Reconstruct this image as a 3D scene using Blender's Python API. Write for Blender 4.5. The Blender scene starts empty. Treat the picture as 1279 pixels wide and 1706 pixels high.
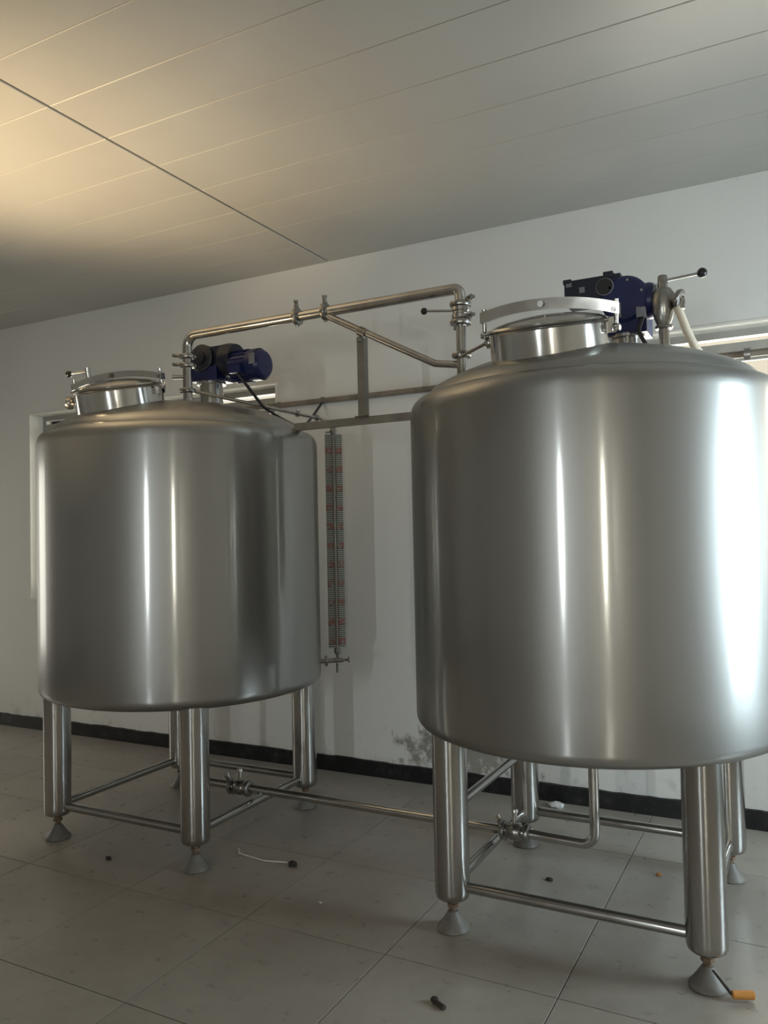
import bpy, math, random
from mathutils import Vector, Matrix

random.seed(7)
S = bpy.context.scene
COL = S.collection
PI = math.pi

# ------------------------------------------------------------------ camera
F_PX, YAW, PITCH, ROLL = 1328.233, 27.7096, 1.557, -1.2143
CAM_Z = 1.5
cd = bpy.data.cameras.new('camera')
cd.sensor_fit = 'VERTICAL'
cd.sensor_height = 36.0
cd.lens = F_PX / 1706.0 * 36.0
cd.clip_start, cd.clip_end = 0.05, 200
cam = bpy.data.objects.new('camera', cd)
COL.objects.link(cam)
yw, pt, rl = (math.radians(a) for a in (YAW, PITCH, ROLL))
fw = Vector((-math.sin(yw) * math.cos(pt), math.cos(yw) * math.cos(pt), math.sin(pt)))
rt = Vector((math.cos(yw), math.sin(yw), 0))
up = rt.cross(fw)
rt2 = rt * math.cos(rl) + up * math.sin(rl)
up2 = -rt * math.sin(rl) + up * math.cos(rl)
cam.matrix_world = Matrix(((rt2.x, up2.x, -fw.x, 0), (rt2.y, up2.y, -fw.y, 0), (rt2.z, up2.z, -fw.z, CAM_Z), (0, 0, 0, 1)))
S.camera = cam

# ------------------------------------------------------------------ world, light, exposure
vs = S.view_settings
vs.view_transform = 'Standard'
vs.look = 'None'
vs.gamma = 1.0
vs.use_curve_mapping = False
vs.exposure = 0.92
S.cycles.use_denoising = True
S.cycles.max_bounces = 10
S.cycles.diffuse_bounces = 6
S.cycles.glossy_bounces = 5
S.cycles.transparent_max_bounces = 12
S.cycles.sample_clamp_indirect = 8.0

SKY = 1.0
w = bpy.data.worlds.new('hazy_sky')
S.world = w
w.use_nodes = True
bgn = w.node_tree.nodes['Background']
bgn.inputs['Color'].default_value = (0.53, 0.46, 0.365, 1)
bgn.inputs['Strength'].default_value = SKY

# room extents (metres, back wall at +Y)
XL, XR, YB, YR, ZC = -8.2, 2.3, 4.3655, -3.6, 3.2611
WT = 0.24
WIN1 = (-5.52, -3.08, 1.034, 2.53)      # x0, x1, z0, z1 in the back wall
WIN2 = (-0.89, 1.55, 1.034, 2.53)
WIN3 = (2.95, 4.0, 0.60, 2.45)          # y0, y1, z0, z1 in the right wall
WIN4 = (-1.055, -0.965, 1.05, 1.95)          # x0, x1 in the rear wall, narrow slits
WIN5 = (1.825, 1.915, 1.05, 1.95)
WIN6 = (2.6, 4.1, 0.30, 2.40)          # y0, y1 in the far left wall


def daylight(loc, sx, sy, rot, radiance, color):
    """daylight entering through one window: an area light filling the opening, outside the glass"""
    l = bpy.data.lights.new('window_daylight', 'AREA')
    l.shape = 'RECTANGLE'
    l.size, l.size_y = sx, sy
    l.energy = radiance * PI * sx * sy
    l.color = color
    o = bpy.data.objects.new('window_daylight', l)
    o.location, o.rotation_euler = loc, rot
    COL.objects.link(o)


L_FAR, L_BACK, L_SIDE, L_REAR, L_LEFT = 4.4, 5.2, 12.5, 150.0, 1.7
for (x0, x1, z0, z1), L_ in ((WIN1, L_FAR), (WIN2, L_BACK)):
    daylight(((x0 + x1) / 2, YB + WT - .01, (z0 + z1) / 2), x1 - x0, z1 - z0, (-PI / 2, 0, 0), L_, (1.0, .92, .80))
daylight((XR + WT - .01, (WIN3[0] + WIN3[1]) / 2, (WIN3[2] + WIN3[3]) / 2), WIN3[3] - WIN3[2], WIN3[1] - WIN3[0], (0, PI / 2, 0), L_SIDE, (.76, .90, 1.0))
daylight((XL - WT + .01, (WIN6[0] + WIN6[1]) / 2, (WIN6[2] + WIN6[3]) / 2), WIN6[3] - WIN6[2], WIN6[1] - WIN6[0], (0, -PI / 2, 0), L_LEFT, (1.0, .95, .88))
for (x0, x1, z0, z1), c_ in ((WIN4, (.95, .98, 1.0)), (WIN5, (1.0, .93, .80))):
    daylight(((x0 + x1) / 2, YR - .05, (z0 + z1) / 2), x1 - x0, z1 - z0, (PI / 2, 0, 0), L_REAR, c_)

# unseen warm spot added at left, without a fixture, for the ceiling glow
sl = bpy.data.lights.new('ceiling_glow_spot', 'SPOT')
sl.energy = 225
sl.color = (1.0, 0.76, 0.45)
sl.spot_size = math.radians(74)
sl.spot_blend = 1.0
sl.shadow_soft_size = 0.40
so = bpy.data.objects.new('ceiling_glow_spot', sl)
COL.objects.link(so)
so.location = (-3.9, 1.6, 1.45)
so.rotation_euler = (Vector((-3.05, 2.45, ZC)) - Vector(so.location)).to_track_quat('-Z', 'Y').to_euler()


# ------------------------------------------------------------------ materials
def newmat(name):
    m = bpy.data.materials.new(name)
    m.use_nodes = True
    nt = m.node_tree
    b = nt.nodes['Principled BSDF']
    return m, nt, b


def node(nt, t, **kw):
    n = nt.nodes.new(t)
    for k, v in kw.items():
        if k in n.inputs:
            n.inputs[k].default_value = v
        else:
            setattr(n, k, v)
    return n


def ramp(nt, fac, stops):
    r = nt.nodes.new('ShaderNodeValToRGB')
    els = r.color_ramp.elements
    while len(els) < len(stops):
        els.new(0.5)
    for e, (p, c) in zip(els, stops):
        e.position = p
        e.color = (*c, 1) if len(c) == 3 else c
    nt.links.new(fac, r.inputs['Fac'])
    return r


def noise(nt, scale, detail=4, stretch=(1, 1, 1), coord='Object', rough=.55):
    tc = nt.nodes.new('ShaderNodeTexCoord')
    mp = nt.nodes.new('ShaderNodeMapping')
    mp.inputs['Scale'].default_value = stretch
    nt.links.new(tc.outputs[coord], mp.inputs['Vector'])
    n = nt.nodes.new('ShaderNodeTexNoise')
    n.inputs['Scale'].default_value = scale
    n.inputs['Detail'].default_value = detail
    n.inputs['Roughness'].default_value = rough
    nt.links.new(mp.outputs['Vector'], n.inputs['Vector'])
    return n


def bump(nt, b, fac, strength, dist):
    bp = nt.nodes.new('ShaderNodeBump')
    bp.inputs['Strength'].default_value = strength
    bp.inputs['Distance'].default_value = dist
    nt.links.new(fac, bp.inputs['Height'])
    nt.links.new(bp.outputs['Normal'], b.inputs['Normal'])


def steel(name, c0, c1, r0, r1, scale=6, stretch=(1, 1, 1), aniso=0.0, bmp=0.0):
    m, nt, b = newmat(name)
    b.inputs['Metallic'].default_value = 1
    n = noise(nt, scale, 4, stretch)
    nt.links.new(ramp(nt, n.outputs['Fac'], [(.3, c0), (.7, c1)]).outputs['Color'], b.inputs['Base Color'])
    nt.links.new(ramp(nt, n.outputs['Fac'], [(.3, (r0,) * 3), (.7, (r1,) * 3)]).outputs['Color'], b.inputs['Roughness'])
    if aniso:
        b.inputs['Anisotropic'].default_value = aniso
        b.inputs['Anisotropic Rotation'].default_value = .25
        t = node(nt, 'ShaderNodeTangent', direction_type='RADIAL', axis='Z')
        nt.links.new(t.outputs['Tangent'], b.inputs['Tangent'])
    if bmp:
        bump(nt, b, n.outputs['Fac'], bmp, .002)
    return m


def paint(name, c0, c1, rough=.5, scale=8, bmp=.0, dist=.002, spec=.5):
    m, nt, b = newmat(name)
    n = noise(nt, scale, 5)
    nt.links.new(ramp(nt, n.outputs['Fac'], [(.3, c0), (.7, c1)]).outputs['Color'], b.inputs['Base Color'])
    b.inputs['Roughness'].default_value = rough
    b.inputs['Specular IOR Level'].default_value = spec
    if bmp:
        bump(nt, b, n.outputs['Fac'], bmp, dist)
    return m


def shell_steel():
    """brushed sheet: a wide scatter from the brushing with a tighter sheen on top"""
    m, nt, b = newmat('brushed_steel')
    n = noise(nt, 4, 4, (1, 1, .12))
    col = ramp(nt, n.outputs['Fac'], [(.3, (.405, .403, .395)), (.7, (.44, .438, .43))])
    b.inputs['Metallic'].default_value = 1
    b.inputs['Roughness'].default_value = .40
    b.inputs['Anisotropic'].default_value = .3
    b.inputs['Anisotropic Rotation'].default_value = .25
    t = node(nt, 'ShaderNodeTangent', direction_type='RADIAL', axis='Z')
    g = node(nt, 'ShaderNodeBsdfAnisotropic')
    g.inputs['Roughness'].default_value = .13
    g.inputs['Anisotropy'].default_value = .5
    g.inputs['Rotation'].default_value = .0
    nt.links.new(t.outputs['Tangent'], b.inputs['Tangent'])
    nt.links.new(t.outputs['Tangent'], g.inputs['Tangent'])
    nt.links.new(col.outputs['Color'], b.inputs['Base Color'])
    nt.links.new(col.outputs['Color'], g.inputs['Color'])
    mx = node(nt, 'ShaderNodeMixShader')
    mx.inputs['Fac'].default_value = .32
    nt.links.new(b.outputs[0], mx.inputs[1])
    nt.links.new(g.outputs[0], mx.inputs[2])
    nt.links.new(mx.outputs[0], nt.nodes['Material Output'].inputs['Surface'])
    return m


M = {}
M['shell'] = shell_steel()
M['polish'] = steel('polished_steel', (.55, .54, .52), (.62, .61, .59), .10, .16, 8)
M['leg'] = steel('leg_steel', (.43, .42, .41), (.50, .49, .475), .17, .25, 9, (1, 1, .1), aniso=.5)
M['pipe'] = steel('pipe_steel', (.50, .48, .46), (.60, .58, .56), .14, .24, 12)
M['cast'] = steel('cast_steel', (.29, .28, .265), (.40, .39, .375), .24, .36, 30, bmp=.2)
M['blue'] = paint('blue_motor_paint', (.008, .012, .075), (.012, .02, .11), .32, 20)
M['navy'] = paint('dark_navy_paint', (.006, .008, .022), (.012, .014, .034), .42, 20)
M['black'] = paint('black_rubber', (.010, .010, .012), (.018, .018, .02), .45, 20)
M['grille'] = paint('fan_cover_grey', (.20, .21, .25), (.26, .27, .31), .4, 20)
M['ballblk'] = paint('black_ball', (.008, .01, .014), (.014, .016, .02), .18, 20)
M['hose'] = paint('cream_hose', (.72, .63, .50), (.80, .72, .60), .35, 14)
M['conduit'] = paint('old_conduit', (.16, .13, .10), (.27, .23, .19), .4, 12)
M['bar'] = paint('grey_bar_steel', (.16, .15, .13), (.25, .23, .20), .42, 12)
M['rust'] = paint('rusty_steel', (.10, .06, .035), (.22, .15, .10), .7, 40, .4)
M['winframe'] = paint('white_window_frame', (.78, .76, .71), (.84, .82, .77), .35, 6)
M['sash'] = paint('window_sash', (.34, .33, .31), (.42, .41, .38), .4, 6)
M['orange'] = paint('orange_handle', (.50, .19, .04), (.62, .28, .07), .35, 30)
M['paper'] = paint('paper_scrap', (.55, .55, .54), (.68, .68, .66), .8, 30)
M['dirt'] = paint('dark_debris', (.02, .017, .014), (.05, .04, .03), .9, 60, .6)
M['straw'] = paint('pale_straw', (.55, .54, .50), (.70, .69, .64), .6, 30)
M['foot'] = paint('grey_nylon_foot', (.13, .122, .11), (.19, .18, .165), .5, 25)
M['ground'] = paint('yard_concrete', (.36, .34, .30), (.44, .42, .38), .9, 2)
M['slab'] = paint('dark_joint', (.05, .045, .04), (.08, .075, .065), .9, 10)


def mat_glass():
    m, nt, b = newmat('window_glass')
    out = nt.nodes['Material Output']
    nt.nodes.remove(b)
    tr = node(nt, 'ShaderNodeBsdfTransparent')
    tr.inputs['Color'].default_value = (.93, .95, .94, 1)
    gl = node(nt, 'ShaderNodeBsdfGlossy')
    gl.inputs['Roughness'].default_value = .02
    fr = node(nt, 'ShaderNodeFresnel')
    fr.inputs['IOR'].default_value = 1.45
    mx = node(nt, 'ShaderNodeMixShader')
    nt.links.new(fr.outputs['Fac'], mx.inputs['Fac'])
    nt.links.new(tr.outputs[0], mx.inputs[1])
    nt.links.new(gl.outputs[0], mx.inputs[2])
    nt.links.new(mx.outputs[0], out.inputs['Surface'])
    return m


M['glass'] = mat_glass()


def mat_tube_glass():
    m, nt, b = newmat('gauge_tube_glass')
    b.inputs['Base Color'].default_value = (.75, .72, .68, 1)
    b.inputs['Transmission Weight'].default_value = .6
    b.inputs['Roughness'].default_value = .12
    return m


M['tube'] = mat_tube_glass()


def mat_wall():
    m, nt, b = newmat('white_wall_paint')
    tc = node(nt, 'ShaderNodeNewGeometry')
    sep = node(nt, 'ShaderNodeSeparateXYZ')
    nt.links.new(tc.outputs['Position'], sep.inputs[0])
    n1 = node(nt, 'ShaderNodeTexNoise', Scale=.9, Detail=5)
    nt.links.new(tc.outputs['Position'], n1.inputs['Vector'])
    base = ramp(nt, n1.outputs['Fac'], [(.3, (.72, .712, .695)), (.7, (.77, .762, .745))])
    # scuffs and splashes low on the wall, patches with their own outline
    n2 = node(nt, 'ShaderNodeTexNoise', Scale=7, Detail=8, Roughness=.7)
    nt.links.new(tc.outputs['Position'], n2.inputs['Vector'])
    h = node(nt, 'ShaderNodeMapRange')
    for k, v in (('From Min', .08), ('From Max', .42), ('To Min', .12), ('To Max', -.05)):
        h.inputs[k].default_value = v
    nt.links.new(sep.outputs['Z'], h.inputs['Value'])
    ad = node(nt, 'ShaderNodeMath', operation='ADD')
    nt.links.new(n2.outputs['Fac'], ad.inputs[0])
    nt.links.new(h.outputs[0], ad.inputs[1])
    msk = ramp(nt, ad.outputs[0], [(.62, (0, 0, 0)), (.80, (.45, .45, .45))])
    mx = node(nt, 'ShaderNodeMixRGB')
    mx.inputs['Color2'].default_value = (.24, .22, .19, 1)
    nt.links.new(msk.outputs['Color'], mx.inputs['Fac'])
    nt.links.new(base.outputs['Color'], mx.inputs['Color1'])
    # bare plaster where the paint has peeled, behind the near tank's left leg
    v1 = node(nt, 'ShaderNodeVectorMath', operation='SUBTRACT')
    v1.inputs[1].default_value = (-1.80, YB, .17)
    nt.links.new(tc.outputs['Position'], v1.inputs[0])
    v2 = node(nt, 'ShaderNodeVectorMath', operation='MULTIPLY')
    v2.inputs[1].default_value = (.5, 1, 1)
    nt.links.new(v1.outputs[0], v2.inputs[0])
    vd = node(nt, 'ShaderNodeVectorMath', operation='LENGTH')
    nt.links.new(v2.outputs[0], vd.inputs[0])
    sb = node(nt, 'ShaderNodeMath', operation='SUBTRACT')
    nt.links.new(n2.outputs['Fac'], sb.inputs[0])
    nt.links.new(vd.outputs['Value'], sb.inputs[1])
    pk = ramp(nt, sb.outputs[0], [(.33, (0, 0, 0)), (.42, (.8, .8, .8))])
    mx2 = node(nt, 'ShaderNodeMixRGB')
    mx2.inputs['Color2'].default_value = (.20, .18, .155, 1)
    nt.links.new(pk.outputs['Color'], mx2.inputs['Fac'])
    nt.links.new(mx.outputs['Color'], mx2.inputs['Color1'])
    nt.links.new(mx2.outputs['Color'], b.inputs['Base Color'])
    b.inputs['Roughness'].default_value = .75
    n3 = node(nt, 'ShaderNodeTexNoise', Scale=40, Detail=3)
    nt.links.new(tc.outputs['Position'], n3.inputs['Vector'])
    bump(nt, b, n3.outputs['Fac'], .08, .003)
    return m


M['wall'] = mat_wall()


def mat_tile():
    m, nt, b = newmat('worn_floor_tile')
    geo = node(nt, 'ShaderNodeNewGeometry')
    n1 = node(nt, 'ShaderNodeTexNoise', Scale=1.6, Detail=6, Roughness=.65)
    n2 = node(nt, 'ShaderNodeTexNoise', Scale=14, Detail=6, Roughness=.7)
    for n in (n1, n2):
        nt.links.new(geo.outputs['Position'], n.inputs['Vector'])
    c1 = ramp(nt, n1.outputs['Fac'], [(.3, (.29, .262, .225)), (.7, (.385, .352, .31))])
    c2 = ramp(nt, n2.outputs['Fac'], [(.35, (.82, .82, .82)), (.6, (1, 1, 1))])
    mx = node(nt, 'ShaderNodeMixRGB', blend_type='MULTIPLY', Fac=.4)
    nt.links.new(c1.outputs['Color'], mx.inputs['Color1'])
    nt.links.new(c2.outputs['Color'], mx.inputs['Color2'])
    oi = node(nt, 'ShaderNodeObjectInfo')
    rr = ramp(nt, oi.outputs['Random'], [(0, (.92, .92, .92)), (1, (1, 1, 1))])
    mx2 = node(nt, 'ShaderNodeMixRGB', blend_type='MULTIPLY', Fac=1)
    nt.links.new(mx.outputs['Color'], mx2.inputs['Color1'])
    nt.links.new(rr.outputs['Color'], mx2.inputs['Color2'])
    nt.links.new(mx2.outputs['Color'], b.inputs['Base Color'])
    nt.links.new(ramp(nt, n2.outputs['Fac'], [(.3, (.26,) * 3), (.7, (.34,) * 3)]).outputs['Color'], b.inputs['Roughness'])
    bump(nt, b, n1.outputs['Fac'], .02, .01)
    return m


M['tile'] = mat_tile()


def mat_panel():
    m, nt, b = newmat('ceiling_panel')
    geo = node(nt, 'ShaderNodeNewGeometry')
    n1 = node(nt, 'ShaderNodeTexNoise', Scale=1.3, Detail=3)
    nt.links.new(geo.outputs['Position'], n1.inputs['Vector'])
    nt.links.new(ramp(nt, n1.outputs['Fac'], [(.3, (.36, .343, .315)), (.7, (.40, .383, .352))]).outputs['Color'], b.inputs['Base Color'])
    b.inputs['Roughness'].default_value = .42
    n2 = node(nt, 'ShaderNodeTexNoise', Scale=60, Detail=2)
    nt.links.new(geo.outputs['Position'], n2.inputs['Vector'])
    bump(nt, b, n2.outputs['Fac'], .04, .002)
    return m


M['panel'] = mat_panel()


def mat_skirt():
    m, nt, b = newmat('black_skirting_paint')
    geo = node(nt, 'ShaderNodeNewGeometry')
    n1 = node(nt, 'ShaderNodeTexNoise', Scale=11, Detail=8, Roughness=.75)
    nt.links.new(geo.outputs['Position'], n1.inputs['Vector'])
    nt.links.new(ramp(nt, n1.outputs['Fac'], [(.5, (.010, .010, .012)), (.62, (.03, .03, .03)), (.74, (.15, .145, .14))]).outputs['Color'], b.inputs['Base Color'])
    b.inputs['Roughness'].default_value = .4
    return m


M['skirt'] = mat_skirt()


def mat_scale(z_top, pitch):
    """printed scale: dark ticks across, red figures at each tenth"""
    m, nt, b = newmat('printed_gauge_scale')
    geo = node(nt, 'ShaderNodeNewGeometry')
    sep = node(nt, 'ShaderNodeSeparateXYZ')
    nt.links.new(geo.outputs['Position'], sep.inputs[0])

    def frac(period, off):
        a = node(nt, 'ShaderNodeMath', operation='SUBTRACT')
        a.inputs[0].default_value = z_top + off
        nt.links.new(sep.outputs['Z'], a.inputs[1])
        d = node(nt, 'ShaderNodeMath', operation='DIVIDE')
        d.inputs[1].default_value = period
        nt.links.new(a.outputs[0], d.inputs[0])
        f = node(nt, 'ShaderNodeMath', operation='FRACT')
        nt.links.new(d.outputs[0], f.inputs[0])
        return f
    tick = ramp(nt, frac(pitch / 10, 0).outputs[0], [(.0, (0, 0, 0)), (.42, (0, 0, 0)), (.46, (1, 1, 1)), (1, (1, 1, 1))])
    red = ramp(nt, frac(pitch, 0).outputs[0], [(.0, (0, 0, 0)), (.64, (0, 0, 0)), (.70, (1, 1, 1)), (1, (1, 1, 1))])
    nz = node(nt, 'ShaderNodeTexNoise', Scale=70, Detail=2)
    nt.links.new(geo.outputs['Position'], nz.inputs['Vector'])
    cut = ramp(nt, nz.outputs['Fac'], [(.42, (0, 0, 0)), (.5, (1, 1, 1))])
    a = node(nt, 'ShaderNodeMixRGB')
    a.inputs['Color1'].default_value = (.06, .065, .06, 1)
    a.inputs['Color2'].default_value = (.42, .45, .41, 1)
    nt.links.new(tick.outputs['Color'], a.inputs['Fac'])
    mm = node(nt, 'ShaderNodeMath', operation='MULTIPLY')
    nt.links.new(red.outputs['Color'], mm.inputs[0])
    nt.links.new(cut.outputs['Color'], mm.inputs[1])
    c = node(nt, 'ShaderNodeMixRGB')
    c.inputs['Color2'].default_value = (.28, .125, .115, 1)
    nt.links.new(mm.outputs[0], c.inputs['Fac'])
    nt.links.new(a.outputs['Color'], c.inputs['Color1'])
    nt.links.new(c.outputs['Color'], b.inputs['Base Color'])
    b.inputs['Roughness'].default_value = .4
    return m


# ------------------------------------------------------------------ mesh helpers
class MB:
    def __init__(s):
        s.v, s.f = [], []

    def add(s, verts, faces):
        o = len(s.v)
        s.v += [Vector(q) for q in verts]
        s.f += [tuple(i + o for i in f) for f in faces]
        return s

    def box(s, lo, hi, mtx=None):
        x0, y0, z0 = lo
        x1, y1, z1 = hi
        vs_ = [(x0, y0, z0), (x1, y0, z0), (x1, y1, z0), (x0, y1, z0), (x0, y0, z1), (x1, y0, z1), (x1, y1, z1), (x0, y1, z1)]
        if mtx:
            vs_ = [mtx @ Vector(q) for q in vs_]
        return s.add(vs_, [(3, 2, 1, 0), (4, 5, 6, 7), (0, 1, 5, 4), (1, 2, 6, 5), (2, 3, 7, 6), (3, 0, 4, 7)])

    def lathe(s, prof, mtx=None, seg=32):
        """prof: (r, z) from start to end; r == 0 closes to a point"""
        mtx = mtx or Matrix()
        o = len(s.v)
        rings = []
        for r, z in prof:
            if r < 1e-6:
                s.v.append(mtx @ Vector((0, 0, z)))
                rings.append([len(s.v) - 1])
            else:
                ids = []
                for k in range(seg):
                    a = 2 * PI * k / seg
                    s.v.append(mtx @ Vector((r * math.cos(a), r * math.sin(a), z)))
                    ids.append(len(s.v) - 1)
                rings.append(ids)
        for A, B in zip(rings, rings[1:]):
            for k in range(seg):
                k2 = (k + 1) % seg
                if len(A) == 1 and len(B) == 1:
                    break
                if len(A) == 1:
                    s.f.append((A[0], B[k2], B[k]))
                elif len(B) == 1:
                    s.f.append((A[k], A[k2], B[0]))
                else:
                    s.f.append((A[k], A[k2], B[k2], B[k]))
        return s

    def cyl(s, a, b, r, r2=None, seg=20, bev=0.0):
        a, b = Vector(a), Vector(b)
        L = (b - a).length
        q = (b - a).to_track_quat('Z', 'Y').to_matrix().to_4x4()
        m = Matrix.Translation(a) @ q
        r2 = r if r2 is None else r2
        if bev:
            prof = [(0, 0), (r - bev, 0), (r, bev), (r2, L - bev), (r2 - bev, L), (0, L)]
        else:
            prof = [(0, 0), (r, 0), (r2, L), (0, L)]
        return s.lathe(prof, m, seg)

    def ball(s, c, r, seg=18, n=9, sz=1.0):
        prof = [(r * math.sin(PI * i / n), -r * sz * math.cos(PI * i / n)) for i in range(n + 1)]
        prof[0] = (0, -r * sz)
        prof[-1] = (0, r * sz)
        return s.lathe(prof, Matrix.Translation(Vector(c)), seg)

    def tube(s, pts, r, bend=0.0, seg=16, closed=False, n=7):
        P = fillet([Vector(q) for q in pts], bend, n) if bend else [Vector(q) for q in pts]
        o = len(s.v)
        N = len(P)
        tang = []
        for i in range(N):
            if closed:
                t = P[(i + 1) % N] - P[i - 1]
            else:
                t = P[min(i + 1, N - 1)] - P[max(i - 1, 0)]
            tang.append(t.normalized())
        ref = Vector((0, 0, 1)) if abs(tang[0].z) < .9 else Vector((1, 0, 0))
        u = tang[0].cross(ref).normalized()
        for i in range(N):
            t = tang[i]
            u = (u - t * u.dot(t)).normalized()
            v = t.cross(u)
            for k in range(seg):
                a = 2 * PI * k / seg
                s.v.append(P[i] + (u * math.cos(a) + v * math.sin(a)) * r)
        for i in range(N if closed else N - 1):
            j = (i + 1) % N
            for k in range(seg):
                k2 = (k + 1) % seg
                s.f.append((o + i * seg + k, o + i * seg + k2, o + j * seg + k2, o + j * seg + k))
        if not closed:
            s.f.append(tuple(o + k for k in reversed(range(seg))))
            s.f.append(tuple(o + (N - 1) * seg + k for k in range(seg)))
        return s

    def build(s, name, mat, parent=None, smooth=True, base=None, angle=38):
        """verts are in world coordinates; origin goes to the parent's origin or to the base"""
        if parent is not None:
            org = parent_origin(parent)
        elif base is not None:
            org = Vector(base)
        else:
            xs, ys, zs = zip(*[tuple(q) for q in s.v])
            org = Vector(((min(xs) + max(xs)) / 2, (min(ys) + max(ys)) / 2, min(zs)))
        me = bpy.data.meshes.new(name)
        me.from_pydata([tuple(q - org) for q in s.v], [], s.f)
        me.update()
        if smooth:
            me.polygons.foreach_set('use_smooth', [True] * len(me.polygons))
            me.set_sharp_from_angle(angle=math.radians(angle))
        me.materials.append(M[mat] if isinstance(mat, str) else mat)
        o = bpy.data.objects.new(name, me)
        COL.objects.link(o)
        if parent is not None:
            o.parent = parent
        else:
            o.location = org
        ORG[o] = org
        return o


ORG = {}


def parent_origin(p):
    return ORG[p]


def fillet(P, bend, n=7):
    out = [P[0]]
    for a, b, c in zip(P, P[1:], P[2:]):
        d1, d2 = (a - b).normalized(), (c - b).normalized()
        ang = d1.angle(d2)
        if ang > PI - .02:
            out.append(b)
            continue
        t = bend / math.tan(ang / 2)
        t = min(t, (a - b).length * .49, (c - b).length * .49)
        r = t * math.tan(ang / 2)
        bis = (d1 + d2).normalized()
        cen = b + bis * (r / math.sin(ang / 2))
        p1, p2 = b + d1 * t, b + d2 * t
        v1, v2 = p1 - cen, p2 - cen
        tot = v1.angle(v2)
        ax = v1.cross(v2).normalized()
        for i in range(n + 1):
            out.append(cen + Matrix.Rotation(tot * i / n, 3, ax) @ v1)
    out.append(P[-1])
    return out


def empty(name, loc):
    o = bpy.data.objects.new(name, None)
    o.empty_display_size = .1
    o.location = loc
    COL.objects.link(o)
    ORG[o] = Vector(loc)
    return o


def tag(o, label, cat, group=None):
    o['label'] = label
    o['category'] = cat
    if group:
        o['group'] = group
    return o


def struct(o):
    o['kind'] = 'structure'
    return o


def rotm(c, ax, ang):
    c = Vector(c)
    return Matrix.Translation(c) @ Matrix.Rotation(ang, 4, ax) @ Matrix.Translation(-c)


def axis_m(c, d):
    return Matrix.Translation(Vector(c)) @ Vector(d).to_track_quat('Z', 'Y').to_matrix().to_4x4()


# ------------------------------------------------------------------ setting: floor
TS = 0.624
fl = struct(MB().box((XL - WT, YR - WT, -.15), (XR + WT, YB + WT, -.006)).build('floor', 'slab', smooth=False))
g = .0016
tx0 = -1.993 - TS * 10
ty0 = 2.542 - TS * 10
nx = int((XR - tx0) / TS) + 1
ny = int((YB - ty0) / TS) + 1


def tile_mesh(wx, wy):
    b = .0012
    mb = MB()
    lo = [(g, g, -.006), (wx - g, g, -.006), (wx - g, wy - g, -.006), (g, wy - g, -.006)]
    mid = [(q[0], q[1], -b) for q in lo]
    top = [(g + b, g + b, 0), (wx - g - b, g + b, 0), (wx - g - b, wy - g - b, 0), (g + b, wy - g - b, 0)]
    mb.add(lo + mid + top, [(0, 1, 5, 4), (1, 2, 6, 5), (2, 3, 7, 6), (3, 0, 4, 7), (4, 5, 9, 8), (5, 6, 10, 9), (6, 7, 11, 10), (7, 4, 8, 11), (8, 9, 10, 11)])
    me = bpy.data.meshes.new('tile')
    me.from_pydata([tuple(q) for q in mb.v], [], mb.f)
    me.materials.append(M['tile'])
    return me


tcache = {}
for i in range(-1, nx):
    for j in range(-1, ny):
        x0, x1 = max(tx0 + i * TS, XL), min(tx0 + (i + 1) * TS, XR)
        y0, y1 = max(ty0 + j * TS, YR), min(ty0 + (j + 1) * TS, YB)
        if x1 - x0 < .03 or y1 - y0 < .03:
            continue
        key = (round(x1 - x0, 3), round(y1 - y0, 3))
        if key not in tcache:
            tcache[key] = tile_mesh(x1 - x0, y1 - y0)
        o = bpy.data.objects.new('tile', tcache[key])
        COL.objects.link(o)
        o.parent = fl
        o.location = Vector((x0, y0, 0)) - ORG[fl]

# ------------------------------------------------------------------ setting: ceiling
ce = struct(MB().box((XL - WT, YR - WT, ZC + .012), (XR + WT, YB + WT, ZC + .2)).build('ceiling', 'slab', smooth=False))
PW = 0.3053
py0 = 2.2063 - PW * 19
cols = [(XL, -6.66), (-6.66, -2.659), (-2.659, 1.341), (1.341, XR)]
pcache = {}
for ci, (x0, x1) in enumerate(cols):
    for j in range(0, 27):
        y0, y1 = max(py0 + j * PW, YR), min(py0 + (j + 1) * PW, YB)
        if j == 25:
            y1 = YB
        if y1 - y0 < .05 or y0 > YB - .05:
            continue
        key = (round(x1 - x0, 3), round(y1 - y0, 3))
        if key not in pcache:
            wx, wy = x1 - x0, y1 - y0
            gx, gy, b, t = .006, .0007, .003, .012
            lo = [(gx, gy, t), (wx - gx, gy, t), (wx - gx, wy - gy, t), (gx, wy - gy, t)]
            mid = [(q[0], q[1], b * .7) for q in lo]
            bot = [(gx + b, gy + b, 0), (wx - gx - b, gy + b, 0), (wx - gx - b, wy - gy - b, 0), (gx + b, wy - gy - b, 0)]
            me = bpy.data.meshes.new('panel')
            me.from_pydata(lo + mid + bot, [], [(1, 0, 4, 5), (2, 1, 5, 6), (3, 2, 6, 7), (0, 3, 7, 4), (5, 4, 8, 9), (6, 5, 9, 10), (7, 6, 10, 11), (4, 7, 11, 8), (11, 10, 9, 8)])
            me.materials.append(M['panel'])
            pcache[key] = me
        o = bpy.data.objects.new('panel', pcache[key])
        COL.objects.link(o)
        o.parent = ce
        o.location = Vector((x0, y0, ZC)) - ORG[ce]


# ------------------------------------------------------------------ setting: walls with openings
def wall_pieces(a0, a1, z0, z1, holes):
    """rectangles of a wall (a along, z up) around its holes"""
    out = []
    cur = a0
    for h0, h1, hz0, hz1 in sorted(holes):
        out.append((cur, h0, z0, z1))
        out.append((h0, h1, z0, hz0))
        out.append((h0, h1, hz1, z1))
        cur = h1
    out.append((cur, a1, z0, z1))
    return out


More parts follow.
